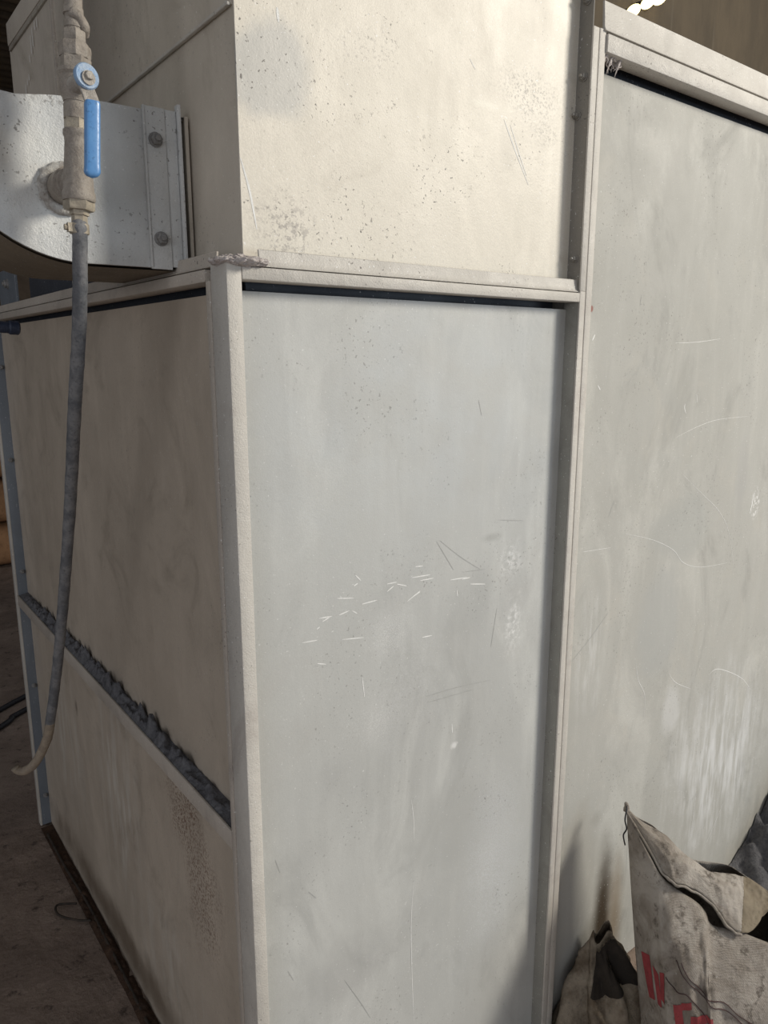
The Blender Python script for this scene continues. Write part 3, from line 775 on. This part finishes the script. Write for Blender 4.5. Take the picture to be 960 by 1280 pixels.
# wires and cables on the floor
tag(obj('wire', MB().tube(catmull([(.003, 1.40, .004), (.004, 1.2, .006), (.012, 1.02, .004), (.010, .78, .006), (.007, .55, .004), (.0, .2, .005), (-.02, -.3, .004)], 60), .0035, 8), m_wire, smooth=4), 'dark wire lying along the foot of the side panel', 'wire')
tag(obj('wire_offcut', MB().tube(catmull([(-.012, 1.035, .004), (-.055, 1.06, .004), (-.062, 1.02, .005), (-.03, .97, .006), (.0, .945, .006)], 30), .003, 8), m_wire, smooth=4), 'curled wire offcut on the earth floor beside the side panel', 'wire')
tag(obj('floor_cable', MB().tube(catmull([(-.5, 2.02, .008), (.056, 2.383, .01), (.155, 2.446, .01), (.6, 2.7, .008)], 40), .011, 8), m_black, smooth=4), 'black cable on the floor behind the cabinet, the farther one', 'cable')
tag(obj('floor_cable', MB().tube(catmull([(-.5, 1.82, .008), (.025, 2.219, .01), (.126, 2.311, .01), (.6, 2.55, .008)], 40), .011, 8), m_black, smooth=4), 'black cable on the floor behind the cabinet, the nearer one', 'cable')

# ================================================================== stacked sacks in the far background
def pillow(name, c, sx, sy, sz, mat, seed):
    mb = MB()
    def f(u, v):
        a = 2*pi*u; b = pi*(v-.5); cu = lambda q, p: math.copysign(abs(q)**p, q)
        p = Vector((sx*cu(cos(b), .5)*cu(cos(a), .5), sy*cu(cos(b), .5)*cu(sin(a), .5), sz*cu(sin(b), .6)))
        return Vector(c)+p*(1+.06*noise.noise(p*7+Vector((seed, 0, 0))))
    mb.grid(f, 36, 18, True)
    return obj(name, mb, mat, smooth=4)
for k, (z, lb) in enumerate(((.15, 'bottom tan sack in the far stack past the cabinet'), (.46, 'middle tan sack in the far stack past the cabinet'), (.77, 'top tan sack in the far stack past the cabinet'))):
    tag(pillow('filled_sack', (.55+.03*k, 5.0, z), .42, .30, .150, m_tan, k*3.7), lb, 'sack', 'tan sacks stacked in the background')

# lit tube under the roof, far left
tb = thing('tube_lamp', 'bright tube lamp under the shed roof', 'lamp', (.8, 8.0, 4.2))
obj('tube', MB().lathe((-.1, 8.0, 4.2), (1, 0, 0), [(0, .03), (1.2, .03)], 12), m_tube, tb, smooth=.6)
obj('batten', MB().box(-.15, 1.15, 7.96, 8.04, 4.235, 4.30), m_frame, tb, bevel=.004)

# ================================================================== torn woven sack, bottom right
sack = thing('woven_sack', 'dirty woven sack with torn folded top and red print', 'sack', (.90, -.25, 0))
CREST = [(.8656,-.0388,.505),(.8709,-.07,.487),(.8953,-.1127,.468),(.9008,-.1478,.448),(.9167,-.1936,.425),(.9339,-.2105,.418),(.9566,-.2243,.412),(.9781,-.2388,.407),(.9894,-.2501,.403),(.9958,-.2691,.395),(1.0019,-.2862,.388),(1.0029,-.3265,.375),(1.03,-.42,.36)]
HEM = [(.8583,-.044,.503),(.8391,-.1219,.455),(.8287,-.1574,.435),(.8283,-.1849,.425),(.8571,-.212,.41),(.8691,-.2401,.395),(.871,-.2655,.375),(.8812,-.2856,.36),(.9016,-.2993,.355),(.9384,-.3014,.355),(.9796,-.2999,.36),(1.0143,-.3483,.36),(1.04,-.43,.35)]
RIM = [(.8552,-.0465,.498),(.8304,-.1224,.45),(.8235,-.158,.425),(.834,-.1914,.41),(.8503,-.2173,.395),(.8567,-.2352,.38),(.8558,-.2507,.362),(.8907,-.2814,.352),(.9241,-.3285,.34),(.9627,-.3866,.33),(1.0127,-.4372,.33)]
def curve(P, s):
    m = len(P)-1; x = max(0, min(.99999, s))*m; i = int(x); t_ = x-i
    a, b, c, d = [Vector(P[max(0, min(m, i+k))]) for k in (-1, 0, 1, 2)]
    return 0.5*((2*b)+(c-a)*t_+(2*a-5*b+4*c-d)*t_*t_+(3*b-a-3*c+d)*t_**3)
OUT = Vector((-.90, -.43, 0)).normalized()
def sack_front(s, t_, off=0.0):
    r = curve(RIM, s)
    p = Vector((r.x, r.y, r.z*(1-t_)))
    p += Vector((-.073, -.133, 0))*t_*(1-s)+Vector((-.02, -.05, 0))*t_*s
    bul = .075*sin(pi*min(1, t_**.8))*sin(pi*min(1, s*.96+.02))**.7
    p += OUT*bul
    e = min(1, 5*s)*min(1, 6*t_)*min(1, 8*(1-t_)+.2)
    # soft crease running down from the notch in the rim, and general crumpling
    cr = math.exp(-((s-.60-.10*t_)/.045)**2)*math.exp(-t_*3.0)*.016
    rg = math.exp(-((s-.50-.06*t_)/.05)**2)*math.exp(-t_*3.5)*.014
    w = .010*fbm((s*5+1, t_*4.0, 2.0), 3)+.004*noise.noise(Vector((s*22, t_*9+s*8, 1.3)))
    p += OUT*e*(w-cr+rg)
    return p+OUT*off
mb = MB().grid(sack_front, 110, 80)
def sack_back(s, t_):
    f = sack_front(s, t_); c = curve(CREST, s)
    q = sin(pi*s)**.55 if 0 < s < 1 else 0
    b = Vector((c.x, c.y, c.z*(1-t_)))+Vector((.20*q*min(1, t_*2.2), .04*q, 0))+Vector((-.073, -.133, 0))*t_*(1-s)+Vector((-.02, -.05, 0))*t_*s
    k = min(1, 12*min(s, 1-s))
    return f.lerp(b, k)+Vector((.004, .001, 0))
mb2 = MB().grid(sack_back, 70, 40)
def thick(o, th):
    md = o.modifiers.new('cloth_thickness', 'SOLIDIFY'); md.thickness = th; md.offset = -1
o = obj('front_sheet', mb, m_sack, sack, smooth=4); thick(o, .0012)
fs = o
o = obj('back_sheet', mb2, m_sack, sack, smooth=4); thick(o, .0012)
def flap(s, v):
    a, b = curve(CREST, s), curve(HEM, s)
    p = a.lerp(b, v)
    e = min(1, 6*s)
    p += Vector((-.2, -.1, 1)).normalized()*(.020*e*sin(pi*v)*(1 if s < .55 else 1-1.8*(s-.55)*2.2))
    p += Vector((0, 0, 1))*e*(.006*fbm((s*9, v*3, 5.5), 3)+.003*noise.noise(Vector((s*30, v*7, 3))))*min(1, 4*v+.3)
    return p
o = obj('folded_flap', MB().grid(lambda u, v: flap(u*.62, v), 70, 24), m_sack, sack, smooth=4); thick(o, .0022)
o = obj('flap_lining', MB().grid(lambda u, v: flap(.615+u*.385, v), 40, 24), m_sack_in, sack, smooth=4); thick(o, .0022)
o['label'] = 'brown inner side of the folded flap'
# doubled hem line
hem = [flap(k/60*.62, 1.0)+Vector((-.002, -.001, -.003)) for k in range(61)]
obj('stitched_hem', MB().tube(hem, .0028, 8, .4), m_sack, sack, smooth=4)
obj('string', MB().tube(catmull([(.8560, -.045, .512), (.8489, -.05, .510), (.8427, -.052, .489), (.8543, -.05, .4621), (.8409, -.052, .4536), (.8528, -.05, .4242)], 40), .0016, 7), m_black, sack, smooth=4)
obj('tied_corner', MB().tube(catmull([(.858, -.044, .499), (.860, -.043, .508), (.858, -.043, .515), (.855, -.044, .519)], 12), [.006, .006, .006, .006, .0055, .005, .005, .0045, .0045, .004, .004, .003, .002], 10, .3), m_sack, sack, smooth=4)
def decal(poly, off=.0016):
    """printed patch following the sack front; poly in (s,t), subdivided quad"""
    a, b, c, d = [Vector((*q, 0)) for q in poly]
    return MB().grid(lambda u, v: sack_front(*(a.lerp(b, u)).lerp(d.lerp(c, u), v).xy, off), 8, 8)
PRINTS = [[(.04, .46), (.075, .40), (.085, .56), (.06, .60)], [(.085, .42), (.12, .41), (.13, .53), (.10, .55)],
          [(.135, .38), (.19, .335), (.165, .485), (.125, .50)],
          [(.235, .43), (.285, .40), (.295, .52), (.245, .54)], [(.285, .395), (.35, .355), (.35, .385), (.287, .425)],
          [(.34, .42), (.40, .40), (.39, .50), (.33, .50)], [(.40, .40), (.59, .345), (.59, .37), (.40, .435)], [(.44, .44), (.52, .40), (.54, .50), (.45, .52)]]
for q in PRINTS:
    obj('red_print', decal(q), m_red, fs, smooth=4)
for L in ([(.27, .235), (.32, .275), (.45, .31), (.65, .30), (.73, .38), (.80, .46)], [(.30, .225), (.365, .272), (.50, .295), (.635, .265), (.705, .315), (.80, .41)],
          [(.20, .34), (.26, .36), (.33, .34), (.42, .38), (.55, .42)]):
    P = catmull([Vector((a, b_, 0)) for a, b_ in L], 40)
    obj('printed_line', MB().tube([sack_front(p.x, p.y, .0012) for p in P], .0009, 5), m_line, fs, smooth=4)

# crumpled filthy sack slumped between cabinet and torn sack
rag = thing('crumpled_sack', 'crumpled filthy brown sack slumped at the cabinet foot', 'sack', (.80, -.06, 0))
def cr(u, v):
    a = 2*pi*u
    top = Vector((.838, -.020, .195)); c0 = Vector((.800, -.058, 0))
    R = .108+.016*sin(5*a+.7)+.009*sin(9*a)
    base = c0+Vector((R*cos(a)*1.05, min(.10, R*sin(a)), 0))
    f = v**.75
    rr = (1-f)
    p = base*rr+(top+Vector((.030*cos(a), .014*sin(a), .012*sin(3*a))))*f
    p = p+Vector((cos(a), sin(a), .4))*(.016*sin(7*a+5*v)*sin(pi*min(1, v+.1))+.014*fbm((u*9, v*4, 7.7), 3)*sin(pi*min(1, v*.9+.05)))
    if p.y > .022: p.y = .022
    p.z = max(p.z, 0.0)
    return p
o = obj('cloth', MB().grid(cr, 120, 40, True), m_sack_d, rag, smooth=4); thick(o, .0015)
def lip(u, v):
    p = cr(.56+.26*u, .96-.5*v*v); q = Vector((-.012-.012*sin(pi*u), -.012, .004))*(1-v)
    return p+q+Vector((0, 0, .006*noise.noise(Vector((u*14, v*4, 2)))))
o = obj('torn_edge', MB().grid(lip, 40, 10), m_torn, rag, smooth=4); thick(o, .002)

# stick lying by the dust heap
tag(obj('stick', MB().tube(catmull([(1.40, -.10, .012), (1.55, -.13, .03), (1.72, -.16, .10)], 14), .008, 8, .2), m_tan, smooth=4), 'thin pale stick leaning on the dust heap', 'stick')
